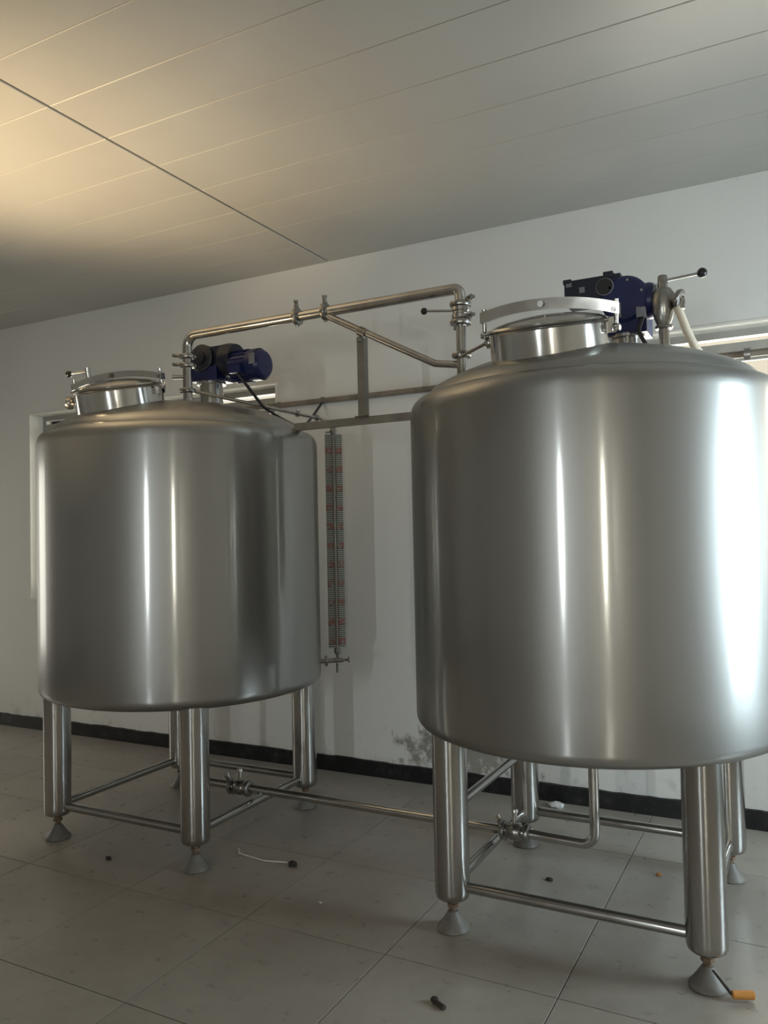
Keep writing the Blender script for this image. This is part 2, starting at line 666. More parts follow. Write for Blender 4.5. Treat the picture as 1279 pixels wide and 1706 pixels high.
mb = MB()
for a0, a1, z0, z1 in wall_pieces(XL - WT, XR + WT, -.006, ZC + .012, [WIN1, WIN2]):
    mb.box((a0, YB, z0), (a1, YB + WT, z1))
struct(mb.build('wall_back', 'wall', smooth=False))
mb = MB()
for a0, a1, z0, z1 in wall_pieces(XL - WT, XR + WT, -.006, ZC + .012, [WIN4, WIN5]):
    mb.box((a0, YR - WT, z0), (a1, YR, z1))
struct(mb.build('wall_rear', 'wall', smooth=False))
mb = MB()
for a0, a1, z0, z1 in wall_pieces(YR, YB, -.006, ZC + .012, [WIN3]):
    mb.box((XR, a0, z0), (XR + WT, a1, z1))
struct(mb.build('wall_right', 'wall', smooth=False))
mb = MB()
for a0, a1, z0, z1 in wall_pieces(YR, YB, -.006, ZC + .012, [WIN6]):
    mb.box((XL - WT, a0, z0), (XL, a1, z1))
struct(mb.build('wall_left', 'wall', smooth=False))

# painted skirting band with a hand-brushed wavy upper edge
mb = MB()
n = 220
for k in range(n + 1):
    x = XL + (XR - XL) * k / n
    zt_ = .0975 + .0015 * math.sin(x * 9.1) + .0012 * math.sin(x * 23.7 + 1) + random.uniform(-.0022, .0022)
    mb.v += [Vector((x, YB, 0)), Vector((x, YB - .012, 0)), Vector((x, YB - .012, zt_ - .004)), Vector((x, YB, zt_))]
for k in range(n):
    a, b = 4 * k, 4 * k + 4
    for i in range(3):
        mb.f.append((a + i, a + i + 1, b + i + 1, b + i))
mb.f += [(0, 3, 2, 1), (4 * n, 4 * n + 1, 4 * n + 2, 4 * n + 3)]
struct(mb.build('baseboard_back', 'skirt', smooth=False))
struct(MB().box((XR - .012, YR, 0), (XR, YB - .012, .098)).build('baseboard_right', 'skirt', smooth=False))
struct(MB().box((XL, YR, 0), (XL + .012, YB - .012, .098)).build('baseboard_left', 'skirt', smooth=False))


# windows: lined reveal, fixed frame, narrow top light, sash rails, panes
def back_window(name, x0, x1, z0, z1):
    r = struct(empty(name, ((x0 + x1) / 2, YB + .12, z0)))
    t = .012
    ya, yb = YB - .004, YB + .125
    # reveal lining
    MB().box((x0, ya, z0), (x0 + t, yb, z1)).build('reveal_lining', 'winframe', r, smooth=False)
    MB().box((x1 - t, ya, z0), (x1, yb, z1)).build('reveal_lining', 'winframe', r, smooth=False)
    MB().box((x0 + t, ya, z1 - t), (x1 - t, yb, z1)).build('reveal_lining', 'winframe', r, smooth=False)
    MB().box((x0 + t, ya - .02, z0), (x1 - t, yb, z0 + .02)).build('window_sill', 'winframe', r, smooth=False)
    # fixed frame
    fy0, fy1 = YB + .125, YB + .18
    fwid = .05
    mb = MB()
    mb.box((x0, fy0, z0), (x0 + fwid, fy1, z1)).box((x1 - fwid, fy0, z0), (x1, fy1, z1))
    mb.box((x0 + fwid, fy0, z1 - fwid), (x1 - fwid, fy1, z1)).box((x0 + fwid, fy0, z0), (x1 - fwid, fy1, z0 + fwid))
    mb.build('window_frame', 'sash', r, smooth=False)
    zt0 = z1 - fwid - .028
    MB().box((x0 + fwid, fy0 + .005, zt0 - .055), (x1 - fwid, fy1 - .005, zt0)).build('transom_rail', 'sash', r, smooth=False)
    xm = (x0 + x1) / 2
    MB().box((x0 + fwid, fy0 + .028, zt0), (x1 - fwid, fy0 + .033, z1 - fwid)).build('pane', 'glass', r, smooth=False)
    for a, b, dy in ((x0 + fwid, xm + .03, .0), (xm - .03, x1 - fwid, .028)):
        s_ = .045
        zb_, zt_ = z0 + fwid, zt0 - .055
        y0_, y1_ = fy0 + .002 + dy, fy0 + .026 + dy
        mb = MB()
        mb.box((a, y0_, zb_), (a + s_, y1_, zt_)).box((b - s_, y0_, zb_), (b, y1_, zt_))
        mb.box((a + s_, y0_, zt_ - s_), (b - s_, y1_, zt_)).box((a + s_, y0_, zb_), (b - s_, y1_, zb_ + s_))
        sh = mb.build('sash', 'sash', r, smooth=False)
        MB().box((a + s_, y0_ + .010, zb_ + s_), (b - s_, y0_ + .015, zt_ - s_)).build('pane', 'glass', sh, smooth=False)
    return r


back_window('window_1', *WIN1)
back_window('window_2', *WIN2)


def plain_window(name, lo, hi, axis):
    """frame and pane in an opening of the right wall (axis x) or the rear wall (axis y)"""
    r = struct(empty(name, ((lo[0] + hi[0]) / 2, (lo[1] + hi[1]) / 2, lo[2])))
    f_ = .045 if hi[0] - lo[0] > .2 else .012
    mb = MB()
    if axis == 'x':
        x0, x1 = lo[0] + .08, lo[0] + .13
        mb.box((x0, lo[1], lo[2]), (x1, lo[1] + f_, hi[2])).box((x0, hi[1] - f_, lo[2]), (x1, hi[1], hi[2]))
        mb.box((x0, lo[1] + f_, hi[2] - f_), (x1, hi[1] - f_, hi[2])).box((x0, lo[1] + f_, lo[2]), (x1, hi[1] - f_, lo[2] + f_))
        MB().box((x0 + .02, lo[1] + f_, lo[2] + f_), (x0 + .025, hi[1] - f_, hi[2] - f_)).build('pane', 'glass', r, smooth=False)
    else:
        y0, y1 = hi[1] - .042, hi[1] - .012
        mb.box((lo[0], y0, lo[2]), (lo[0] + f_, y1, hi[2])).box((hi[0] - f_, y0, lo[2]), (hi[0], y1, hi[2]))
        mb.box((lo[0] + f_, y0, hi[2] - f_), (hi[0] - f_, y1, hi[2])).box((lo[0] + f_, y0, lo[2]), (hi[0] - f_, y1, lo[2] + f_))
        MB().box((lo[0] + f_, y0 + .012, lo[2] + f_), (hi[0] - f_, y0 + .016, hi[2] - f_)).build('pane', 'glass', r, smooth=False)
    mb.build('window_frame', 'winframe', r, smooth=False)


plain_window('window_3', (XR, WIN3[0], WIN3[2]), (XR + WT, WIN3[1], WIN3[3]), 'x')
plain_window('window_6', (XL - .21, WIN6[0], WIN6[2]), (XL, WIN6[1], WIN6[3]), 'x')
plain_window('window_4', (WIN4[0], YR - WT, WIN4[2]), (WIN4[1], YR, WIN4[3]), 'y')
plain_window('window_5', (WIN5[0], YR - WT, WIN5[2]), (WIN5[1], YR, WIN5[3]), 'y')

# outside: the yard
struct(MB().box((-40, -40, -.35), (40, 40, -.16)).build('ground', 'ground', smooth=False))

# ------------------------------------------------------------------ tanks
T1 = Vector((-2.9342, 3.2752, 0))
T2 = Vector((-0.7711, 3.2672, 0))
R = .7204
LEG = .4495
ZB = .165


def dome_z(r):
    return 2.035 + .165 * (1 - (min(r, .7) / .7) ** 3)


BODY = [(0, .655), (.02, .655), (.15, .662), (.3, .675), (.45, .69), (.55, .703), (.62, .714), (.66, .7215), (.690, .7308), (.705, .738), (.714, .748),
        (.719, .760), (R, .776), (R, .9), (R, 1.1), (R, 1.4), (R, 1.7), (R, 1.965), (.7192, 1.985), (.7150, 2.004), (.7070, 2.020), (.695, 2.032), (.681, 2.038), (.669, 2.037), (.660, 2.029)]
HEAD = [(.660, 2.029), (.657, 2.040), (.651, 2.054), (.642, 2.067)] + [(r, dome_z(r)) for r in (.63, .61, .59, .55, .5, .45, .4, .33, .26, .18, .1, .04)] + [(0, 2.2)]
MAN = (-.04, -.39)         # manway centre on the head
TILT = math.radians(12.4)


def flange_clamp(parent, c, d, r, wing=None, name='clamp', mat='cast'):
    """two-piece pipe clamp ring round direction d, with an optional wing nut"""
    h = .013
    m = axis_m(c, d)
    prof = [(r * .8, -h), (r + .006, -h), (r + .017, -h * .7), (r + .020, 0), (r + .017, h * .7), (r + .006, h), (r * .8, h)]
    o = MB().lathe(prof, m, 24).build(name, mat, parent)
    if wing is not None:
        wv = Vector(wing).normalized()
        c = Vector(c)
        side = Vector(d).normalized().cross(wv)
        p0 = c + wv * (r + .012)
        mb = MB()
        mb.cyl(p0, p0 + wv * .032, .007, seg=10)
        mb.cyl(p0 + wv * .004, p0 + wv * .020, .013, seg=6)
        for sgn in (1, -1):
            mb.cyl(p0 + wv * .02, p0 + wv * .040 + side * .012 * sgn, .009, .007, seg=8)
        mb.build('wing_nut', mat, parent=o)
        q0 = c - wv * (r + .012)
        MB().cyl(q0 + side * .008, q0 - wv * .012 + side * .008, .008, seg=8).build('hinge_pin', mat, parent=o)
    return o


def make_tank(C, label, yoke_lift, upper_brace):
    t = tag(empty('storage_tank', (C.x, C.y, 0)), label, 'tank', 'two steel mixing tanks')
    m = Matrix.Translation(C)
    ORG[t] = Vector((C.x, C.y, 0))
    MB().lathe(BODY, m, 128).build('jacket', 'shell', t, angle=50)
    MB().lathe(HEAD, m, 128).build('domed_head', 'shell', t, angle=50)
    # legs, each with a levelling foot
    pos = {}
    for n_, sx, sy in (('A', -1, -1), ('B', 1, -1), ('C', 1, 1), ('D', -1, 1)):
        x, y = C.x + LEG * sx, C.y + LEG * sy
        pos[n_] = (x, y)
        lm = Matrix.Translation((x, y, 0))
        lr = .0664
        lg = MB().lathe([(0, .116), (.040, .116), (.052, .1175), (.0615, .124), (.0655, .135), (lr, .150), (lr, .45), (lr, .752), (0, .752)], lm, 40).build('leg', 'leg', t)
        fo = MB().lathe([(0, 0), (.058, 0), (.062, .004), (.060, .011), (.050, .022), (.034, .044), (.024, .060), (.019, .068), (0, .069)], lm, 28).build('foot', 'foot', lg)
        st = MB().cyl((x, y, .066), (x, y, .118), .0125, seg=14)
        st.lathe([(0, .083), (.022, .083), (.022, .097), (0, .097)], lm, 6)
        st.build('threaded_stud', 'rust', lg)
    # cross tubes between the legs
    lr = .060
    br = .0205
    for a, b in (('A', 'B'), ('B', 'C'), ('C', 'D'), ('D', 'A')):
        pa, pb = Vector((*pos[a], ZB)), Vector((*pos[b], ZB))
        d = (pb - pa).normalized()
        MB().cyl(pa + d * lr, pb - d * lr, br, seg=20).build('cross_tube', 'leg', t)
    if upper_brace:
        pa, pb = Vector((*pos['A'], .445)), Vector((*pos['D'], .445))
        d = (pb - pa).normalized()
        MB().cyl(pa + d * lr, pb - d * lr, .019, seg=20).build('upper_cross_tube', 'leg', t)
    # manway: neck, lid, yoke, hinge, locking screw; axis square to the dome
    mc = Vector((C.x + MAN[0], C.y + MAN[1], dome_z(math.hypot(*MAN))))
    mm = Matrix.Translation(mc) @ Matrix.Rotation(TILT, 4, 'X')
    rn = .213
    hn = .072
    nk = MB().lathe([(rn, -.05), (rn, hn - .008), (rn + .006, hn - .004), (rn + .008, hn), (rn - .004, hn + .002), (rn - .004, -.05)], mm, 72).build('manway_neck', 'polish', t)
    lid = MB().lathe([(0, hn + .012), (rn - .01, hn + .004), (rn + .008, hn + .003), (rn + .012, hn + .007), (rn + .010, hn + .013), (rn - .004, hn + .017), (.19, hn + .026),
                      (.15, hn + .036), (.1, hn + .045), (.05, hn + .050), (.0, hn + .051)], mm, 72).build('manway_lid', 'polish', t)

    def W(x, y, z):
        return mm @ Vector((x, y, z))
    # hinge blocks
    for sx, ang in ((1, 12), (-1, 172)):
        a = math.radians(ang)
        ux, uy = math.cos(a), math.sin(a)
        hb = MB()
        fm = mm @ Matrix.Rotation(a, 4, 'Z')
        hb.box((rn - .004, -.020, hn - .045), (rn + .030, -.010, hn + .010), fm).box((rn - .004, .010, hn - .045), (rn + .030, .020, hn + .010), fm)
        hb.cyl(fm @ Vector((rn + .02, -.03, hn - .008)), fm @ Vector((rn + .02, .03, hn - .008)), .007, seg=12)
        hb.build('hinge_block', 'polish', t)
    # yoke: curved flat bar over the lid from hinge to locking bolt
    mb = MB()
    nseg = 24
    half = .255
    a = math.radians(12 if not yoke_lift else 2)
    ym = mm @ Matrix.Rotation(a, 4, 'Z')
    ytl = math.radians(-4 if yoke_lift else 0)
    ym = ym @ Matrix.Rotation(-ytl, 4, 'Y')
    hw, th = .006, .040 if yoke_lift else .030
    for k in range(nseg + 1):
        u = -1 + 2 * k / nseg
        x = u * half
        zc = hn + .020 + yoke_lift + .036 * (1 - abs(u) ** 2.2)
        for dy, dz in ((-hw * 3, 0), (hw * 3, 0), (hw * 3, th), (-hw * 3, th)):
            mb.v.append(ym @ Vector((x, dy, zc + dz)))
    for k in range(nseg):
        p, q = 4 * k, 4 * k + 4
        for i in range(4):
            j = (i + 1) % 4
            mb.f.append((p + i, p + j, q + j, q + i))
    mb.f += [(3, 2, 1, 0), (4 * nseg, 4 * nseg + 1, 4 * nseg + 2, 4 * nseg + 3)]
    yk = mb.build('yoke_bar', 'polish', t)
    zc = hn + .056 + yoke_lift
    MB().cyl(ym @ Vector((-.02, -.018, zc + th * .5)), ym @ Vector((-.02, -.034, zc + th * .5)), .012, seg=6).build('yoke_bolt', 'cast', yk)
    MB().cyl(ym @ Vector((half - .02, -.018, hn + .038 + yoke_lift)), ym @ Vector((half - .02, -.03, hn + .038 + yoke_lift)), .009, seg=6).build('yoke_bolt', 'cast', yk)
    # swing bolts at both ends
    for u in (-1, 1):
        b0 = ym @ Vector((u * (half - .012), 0, hn - .012))
        b1 = ym @ Vector((u * (half - .012), 0, hn + .075 + yoke_lift * .9))
        sw = MB().cyl(b0, b1, .008, seg=12)
        sw.lathe([(0, -.012), (.014, -.012), (.017, -.004), (.017, .006), (.010, .014), (0, .014)], axis_m(b0, b1 - b0), 14)
        sw.build('swing_bolt', 'polish', t)
    return t, mm, hn, rn


tank1, mm1, HN, RN = make_tank(T1, 'brushed steel mixing tank on the left, farther one, beside the level gauge', 0.0, False)
tank2, mm2, HN, RN = make_tank(T2, 'brushed steel mixing tank on the right, nearer and larger in view', .012, True)

# far tank: locking handle with black ball, side nut
pa, pb = mm1 @ Vector((-.165, -.03, HN + .105)), mm1 @ Vector((-.255, -.06, HN + .105))
hd = MB().cyl(mm1 @ Vector((-.155, -.03, HN + .03)), mm1 @ Vector((-.155, -.03, HN + .125)), .012, seg=12)
hd.cyl(pa, pb, .006, seg=10).build('lock_handle', 'polish', tank1)
MB().ball(pb, .017).build('lock_knob', 'ballblk', tank1)
q = mm1 @ Vector((-.265, -.08, .035))
kb = MB().lathe([(0, -.02), (.026, -.02), (.032, -.008), (.032, .008), (.024, .02), (0, .02)], axis_m(q, (-.6, -.75, .1)), 18)
kb.cyl(q, mm1 @ Vector((-.2, -.04, .04)), .010, seg=10).build('side_nut', 'cast', tank1)
# near tank: locking rod pointing to the left
MB().cyl(mm2 @ Vector((-.225, .01, .055)), mm2 @ Vector((-.36, .02, .010)), .0065, seg=10).build('locking_rod', 'cast', tank2)
q = mm2 @ Vector((-.228, .01, .054))
MB().lathe([(0, -.018), (.016, -.018), (.021, -.008), (.021, .008), (.015, .018), (0, .018)], axis_m(q, (0, .2, 1)), 14).build('side_nut', 'polish', tank2)


# ------------------------------------------------------------------ agitator drives
def drive1():
    cx, cy = T1.x + .04, T1.y + .2
    t = tag(empty('agitator_drive', (cx, cy, dome_z(.204) - .01)), 'dark blue gear motor lying over the far left tank', 'motor', 'agitator gear motors')
    zb = ORG[t].z
    MB().lathe([(0, zb), (.064, zb), (.064, 2.345), (.080, 2.347), (.080, 2.360), (0, 2.36)], Matrix.Translation((cx, cy, 0)), 36).build('mounting_collar', 'leg', t)
    ad = MB().box((cx - .085, cy - .075, 2.360), (cx + .10, cy + .075, 2.435))
    ad.build('adapter_block', 'blue', t, smooth=False)
    hz = 2.485
    g = MB().lathe([(0, -.085), (.066, -.085), (.076, -.078), (.076, .078), (.066, .085), (0, .085)], axis_m((cx - .005, cy, hz), (0, 1, 0)), 36)
    g.box((cx - .08, cy - .06, 2.43), (cx + .12, cy + .06, 2.545)).build('gearbox', 'navy', t)
    MB().lathe([(0, 0), (.034, 0), (.034, .010), (.026, .012), (0, .012)], axis_m((cx - .005, cy - .085, hz), (0, -1, 0)), 28).build('bearing_cap', 'navy', t)
    MB().lathe([(0, 0), (.070, 0), (.092, .012), (.092, .05), (.084, .085), (0, .085)], axis_m((cx + .10, cy, 2.470), (1, 0, 0)), 36).build('motor_flange', 'navy', t)
    mz = 2.425
    mo = MB().lathe([(0, 0), (.078, 0), (.084, .006), (.084, .16), (.080, .185), (.066, .2), (0, .205)], axis_m((cx + .17, cy, mz), (1, 0, 0)), 40).build('motor_body', 'blue', t)
    for k in range(20):
        a = 2 * PI * k / 20
        v = Vector((0, math.cos(a), math.sin(a)))
        p = Vector((cx + .185, cy, mz)) + v * .082
        fm = Matrix.Translation(p) @ Matrix.Rotation(a, 4, 'X')
        MB().box((0, 0, -.0015), (.10, .008, .0015), fm).build('cooling_fin', 'blue', mo, smooth=False)
    MB().lathe([(.0862, 0), (.0862, .05)], axis_m((cx + .295, cy, mz), (1, 0, 0)), 40).build('fan_cover', 'blue', mo)
    MB().box((cx + .325, cy - .088, mz - .012), (cx + .358, cy - .080, mz + .045)).build('name_plate', 'grille', mo, smooth=False)
    MB().box((cx + .215, cy - .115, mz - .055), (cx + .285, cy - .060, mz - .012)).build('terminal_box', 'blue', mo, smooth=False)
    return t


def drive2():
    cx, cy = T2.x + .05, T2.y + .2
    t = tag(empty('agitator_drive', (cx, cy, dome_z(.206) - .01)), 'dark blue gear motor behind the open hatch of the near right tank', 'motor', 'agitator gear motors')
    zb = ORG[t].z
    MB().lathe([(0, zb), (.064, zb), (.064, 2.300), (.080, 2.302), (.080, 2.315), (0, 2.315)], Matrix.Translation((cx + .08, cy, 0)), 36).build('mounting_collar', 'leg', t)
    # round worm gear housing, axis towards the room
    dx = T2.x + .142
    MB().lathe([(0, -.09), (.085, -.09), (.097, -.078), (.100, -.05), (.100, .06), (.09, .08), (0, .08)], axis_m((dx, cy, 2.455), (0, 1, 0)), 44).build('gearbox', 'blue', t)
    MB().box((dx - .075, cy - .075, 2.31), (dx + .085, cy + .075, 2.42)).build('gearbox_foot', 'blue', t, smooth=False)
    mb = MB()
    x0, x1 = T2.x - .112, T2.x + .125
    mb.box((x0, cy - .065, 2.472), (x1, cy + .065, 2.572))
    mb.box((x0 - .004, cy - .07, 2.560), (x0 + .03, cy + .07, 2.578)).box((x1 - .07, cy - .07, 2.560), (x1 - .03, cy + .07, 2.585))
    mb.build('motor_housing', 'navy', t, smooth=False)
    MB().box((x0 + .008, cy - .069, 2.545), (x0 + .032, cy - .064, 2.566)).build('name_plate', 'grille', t, smooth=False)
    MB().box((x0 + .065, cy - .069, 2.512), (x0 + .088, cy - .064, 2.536)).build('name_plate', 'grille', t, smooth=False)
    c = Vector((T2.x + .065, cy - .092, 2.515))
    ring = [c + Vector((math.cos(2 * PI * k / 28), 0, math.sin(2 * PI * k / 28))) * .034 for k in range(28)]
    rg = MB().tube(ring, .0035, seg=8, closed=True).build('output_ring', 'grille', t)
    MB().lathe([(0, -.006), (.034, -.006), (.034, .026), (0, .026)], axis_m(c, (0, 1, 0)), 28).build('hollow_shaft', 'black', t)
    for k in range(6):
        a = PI / 3 * k + .3
        MB().cyl((dx + .075 * math.cos(a), cy - .088, 2.455 + .075 * math.sin(a)), (dx + .075 * math.cos(a), cy - .098, 2.455 + .075 * math.sin(a)), .006, seg=6).build('cover_bolt', 'cast', t)
    # input motor at the right end
    mo = MB().lathe([(0, 0), (.070, 0), (.076, .006), (.076, .05), (.07, .065), (0, .068)], axis_m((dx + .045, cy - .01, 2.45), (1, 0, 0)), 36).build('motor_body', 'blue', t)
    MB().box((dx + .050, cy - .105, 2.365), (dx + .085, cy - .060, 2.405)).build('terminal_box', 'grille', mo, smooth=False)
    MB().lathe([(0, 0), (.06, 0), (.066, .02), (.0, .03)], axis_m((dx + .105, cy - .01, 2.45), (1, 0, 0)), 36).build('end_cover', 'grille', mo)
    return t


drive1()
drive2()

# ------------------------------------------------------------------ overhead transfer pipe
PY = 3.22
PZ = 2.563
XA, XB = -2.840, -1.293
PR = .0245
tp = tag(empty('transfer_pipe', ((XA + XB) / 2, PY, 2.1)), 'overhead steel pipe bridging the tops of both tanks', 'pipe')
zA, zB = dome_z(.11) - .01, dome_z(.525) - .012
MB().tube([(XA, PY, zA), (XA, PY, PZ), (-2.144, PY, PZ)], PR, .062, 22).build('pipe_run', 'pipe', tp)
MB().tube([(-2.144, PY, PZ), (-1.983, PY, PZ)], PR * .98, 0, 22).build('pipe_spool', 'pipe', tp)
MB().tube([(-1.983, PY, PZ), (XB, PY, PZ), (XB, PY, 2.498)], PR, .062, 22).build('pipe_run', 'pipe', tp)
MB().tube([(XB, PY, 2.41), (XB, PY, zB)], PR * .92, 0, 22).build('pipe_stub', 'pipe', tp)
flange_clamp(tp, (-2.144, PY, PZ), (1, 0, 0), PR, (0, -.15, 1))
flange_clamp(tp, (-1.983, PY, PZ), (1, 0, 0), PR, (0, -.1, 1))
flange_clamp(tp, (XA, PY, 2.452), (0, 0, 1), PR, (-.85, -.5, .1))
flange_clamp(tp, (XA, PY, 2.405), (0, 0, 1), PR, (-.85, -.5, .1))
flange_clamp(tp, (XA, PY, 2.272), (0, 0, 1), PR)
flange_clamp(tp, (XB, PY, 2.268), (0, 0, 1), PR, (.5, -.86, 0))
# short wing of a third clamp seen end-on at the far tank
MB().cyl((XA - .02, PY - .01, 2.345), (XA - .065, PY - .045, 2.345), .009, .012, seg=10).build('wing_nut', 'cast', tp)
# sloping branch back to the near tank
MB().tube([(-1.985, PY, PZ - .015), (-1.42, PY, 2.248), (-1.335, PY, 2.234), (XB, PY, 2.228)], .0165, .05, 16).build('branch_pipe', 'pipe', tp)
MB().cyl((-1.80, PY, 2.446), (-1.765, PY, 2.427), .023, seg=18).build('branch_union', 'cast', tp)


# butterfly valve in the riser of the near tank
def butterfly():
    t = tag(empty('butterfly_valve', (XB, PY, 2.402)), 'steel butterfly valve with black ball lever on the near riser', 'valve')
    MB().lathe([(0, 2.425), (.034, 2.425), (.040, 2.430), (.040, 2.445), (.035, 2.450), (.035, 2.458), (.040, 2.463), (.040, 2.478), (.034, 2.482), (0, 2.482)], Matrix.Translation((XB, PY, 0)), 32).build('valve_body', 'polish', t)
    flange_clamp(t, (XB, PY, 2.492), (0, 0, 1), PR + .004, (.86, -.4, .25))
    flange_clamp(t, (XB, PY, 2.412), (0, 0, 1), PR + .004, (.86, -.4, .3))
    e0, e1 = Vector((XB - .03, PY - .01, 2.466)), Vector((XB - .155, PY - .03, 2.479))
    lv = MB().cyl(e0, e1, .0055, seg=10).build('lever', 'polish', t)
    MB().ball(e1 - Vector((.006, 0, 0)), .0155).build('lever_knob', 'ballblk', lv)


butterfly()

# ------------------------------------------------------------------ tie bar and post between the tanks
BY = 3.36
tie = tag(empty('tie_frame', (-1.864, BY, 2.03)), 'flat grey tie bar with upright post joining both tank rims', 'bracket')
MB().box((-2.262, BY - .012, 2.030), (-1.455, BY + .012, 2.066)).build('tie_bar', 'bar', tie, smooth=False)
MB().box((-1.884, BY - .019, 2.066), (-1.845, BY + .019, 2.455)).build('post', 'bar', tie, smooth=False)
MB().box((-1.872, BY - .045, 2.425), (-1.852, BY + .012, 2.437)).build('saddle', 'bar', tie, smooth=False)
MB().box((-1.90, BY - .024, 2.063), (-1.83, BY - .012, 2.070)).build('weld_plate', 'rust', tie, smooth=False)

# ------------------------------------------------------------------ level gauge on the far tank
GE = Vector((.745, .668, 0)).normalized()
GN = Vector((.668, -.745, 0)).normalized()
GX, GY = -2.312, 3.81
GZ0, GZ1 = .872, 2.060
M['scale'] = mat_scale(GZ1, .106)
lg = tag(empty('level_gauge', (GX, GY, .73)), 'tall sight-glass level gauge with red-marked scale strips beside the far tank', 'gauge')
G = Vector((GX, GY, 0))
gm = Matrix.Translation(G) @ Matrix(((GE.x, -GN.x, 0, 0), (GE.y, -GN.y, 0, 0), (0, 0, 1, 0), (0, 0, 0, 1)))
for s0, s1 in ((-.048, -.011), (.011, .048)):
    MB().box((s0, -.002, GZ0), (s1, .002, GZ1), gm).build('scale_strip', 'scale', lg, smooth=False)
MB().box((-.014, .004, GZ0 + .01), (.014, .008, GZ1 - .01), gm).build('backing_channel', 'bar', lg, smooth=False)
MB().cyl((GX, GY, GZ0 - .01), (GX, GY, GZ1 + .02), .0075, seg=16).build('sight_tube', 'tube', lg)
MB().lathe([(0, GZ1 - .005), (.010, GZ1 - .005), (.016, GZ1 + .008), (.019, GZ1 + .024), (.014, GZ1 + .038), (.008, GZ1 + .044), (0, GZ1 + .044)], Matrix.Translation(G), 20).build('top_fitting', 'cast', lg)
MB().cyl(G + Vector((0, 0, GZ1 + .016)), G + Vector((0, 0, GZ1 + .012)) - GE * .045, .007, .004, seg=10).build('top_cock', 'cast', lg)
MB().lathe([(0, .815), (.007, .815), (.008, .832), (.019, .848), (.019, .866), (.012, .876), (0, .876)], Matrix.Translation(G), 20).build('bottom_fitting', 'cast', lg)
gzv = .803
rad = math.hypot(GX - T1.x, GY - T1.y)
gdir = Vector((GX - T1.x, GY - T1.y, 0)).normalized()
v0 = Vector((T1.x, T1.y, gzv)) + gdir * (R - .004)
v1 = Vector((GX, GY, gzv)) + gdir * .03
MB().cyl(v0, v1, .013, seg=18).cyl(v1, v1 + gdir * .03, .007, seg=12).build('cock_body', 'cast', lg)
MB().cyl(v0 + gdir * -.002, v0 + gdir * .014, .024, .016, seg=20).build('weld_boss', 'cast', lg)
MB().cyl(v0 + gdir * .034, v0 + gdir * .046, .030, seg=20).build('cock_flange', 'cast', lg)
MB().cyl(v1 + gdir * .030, v1 + gdir * .035, .018, seg=14).build('hand_wheel', 'cast', lg)
MB().cyl((GX, GY, .800), (GX, GY, .735), .0085, seg=14).build('drip_spout', 'cast', lg)
# thin connecting pipe from the riser to the gauge head
th = [(XA + .02, PY + .01, 2.272), (-2.37, 3.79, 2.150), (GX, GY, 2.118), (GX, GY, 2.098)]
MB().tube(th, .0095, .03, 12).build('vent_pipe', 'pipe', lg)
for f_ in (.80, .955):
    c = Vector(th[0]).lerp(Vector(th[1]), f_)
    d = Vector(th[1]) - Vector(th[0])
    cl = MB().cyl(c - d.normalized() * .009, c + d.normalized() * .009, .017, seg=14)
    cl.cyl(c + Vector((0, 0, .012)), c + Vector((0, 0, .028)), .005, seg=8)
    cl.build('pipe_union', 'cast', lg)

# ------------------------------------------------------------------ relief valve and hose on the near tank
VX, VY = T2.x + .293, T2.y + .133
vz = dome_z(.322) - .01
rv = tag(empty('relief_valve', (VX, VY, vz)), 'upright steel valve with long ball-ended lever on the near tank', 'valve')
MB().cyl((VX, VY, vz), (VX, VY, 2.325), .0215, seg=24).build('inlet_pipe', 'pipe', rv)
MB().lathe([(.020, 2.308), (.033, 2.310), (.036, 2.317), (.033, 2.324), (.020, 2.326)], Matrix.Translation((VX, VY, 0)), 28).build('clamp', 'cast', rv)
MB().lathe([(0, 2.322), (.024, 2.322), (.034, 2.345), (.044, 2.38), (.048, 2.42), (.045, 2.452), (.032, 2.474), (.021, 2.480), (.019, 2.526), (.016, 2.530), (0, 2.53)], Matrix.Translation((VX, VY, 0)), 32).build('valve_body', 'cast', rv)
e0, e1 = Vector((VX, VY, 2.508)), Vector((VX + .142, VY - .01, 2.513))
lv = MB().cyl(e0, e1, .0058, seg=10).build('lever', 'polish', rv)
MB().ball(e1 + Vector((.01, 0, 0)), .020).build('lever_knob', 'ballblk', lv)
o0 = Vector((VX + .015, VY - .015, 2.435))
o1 = Vector((VX + .068, VY - .025, 2.416))
ot = MB().cyl(o0, o1, .020, seg=20).build('outlet', 'cast', rv)
od = (o1 - o0).normalized()
flange_clamp(rv, o1 - od * .004, od, .021)
MB().tube([o1, o1 + od * .008 + Vector((0, 0, -.004)), o1 + Vector((.004, -.004, -.04))], .014, .012, 14).build('elbow', 'polish', rv)
hs = tag(MB().tube([o1 + Vector((-.010, -.004, -.030)), (VX + .088, VY - .02, 2.290), (VX + .125, VY + .0, 2.20), (VX + .20, VY + .10, 2.146), (VX + .33, VY + .22, 2.090)], .0165, .08, 18).build('hose', 'hose'),
         'cream plastic hose hanging from the ball-lever valve on the near tank', 'hose')

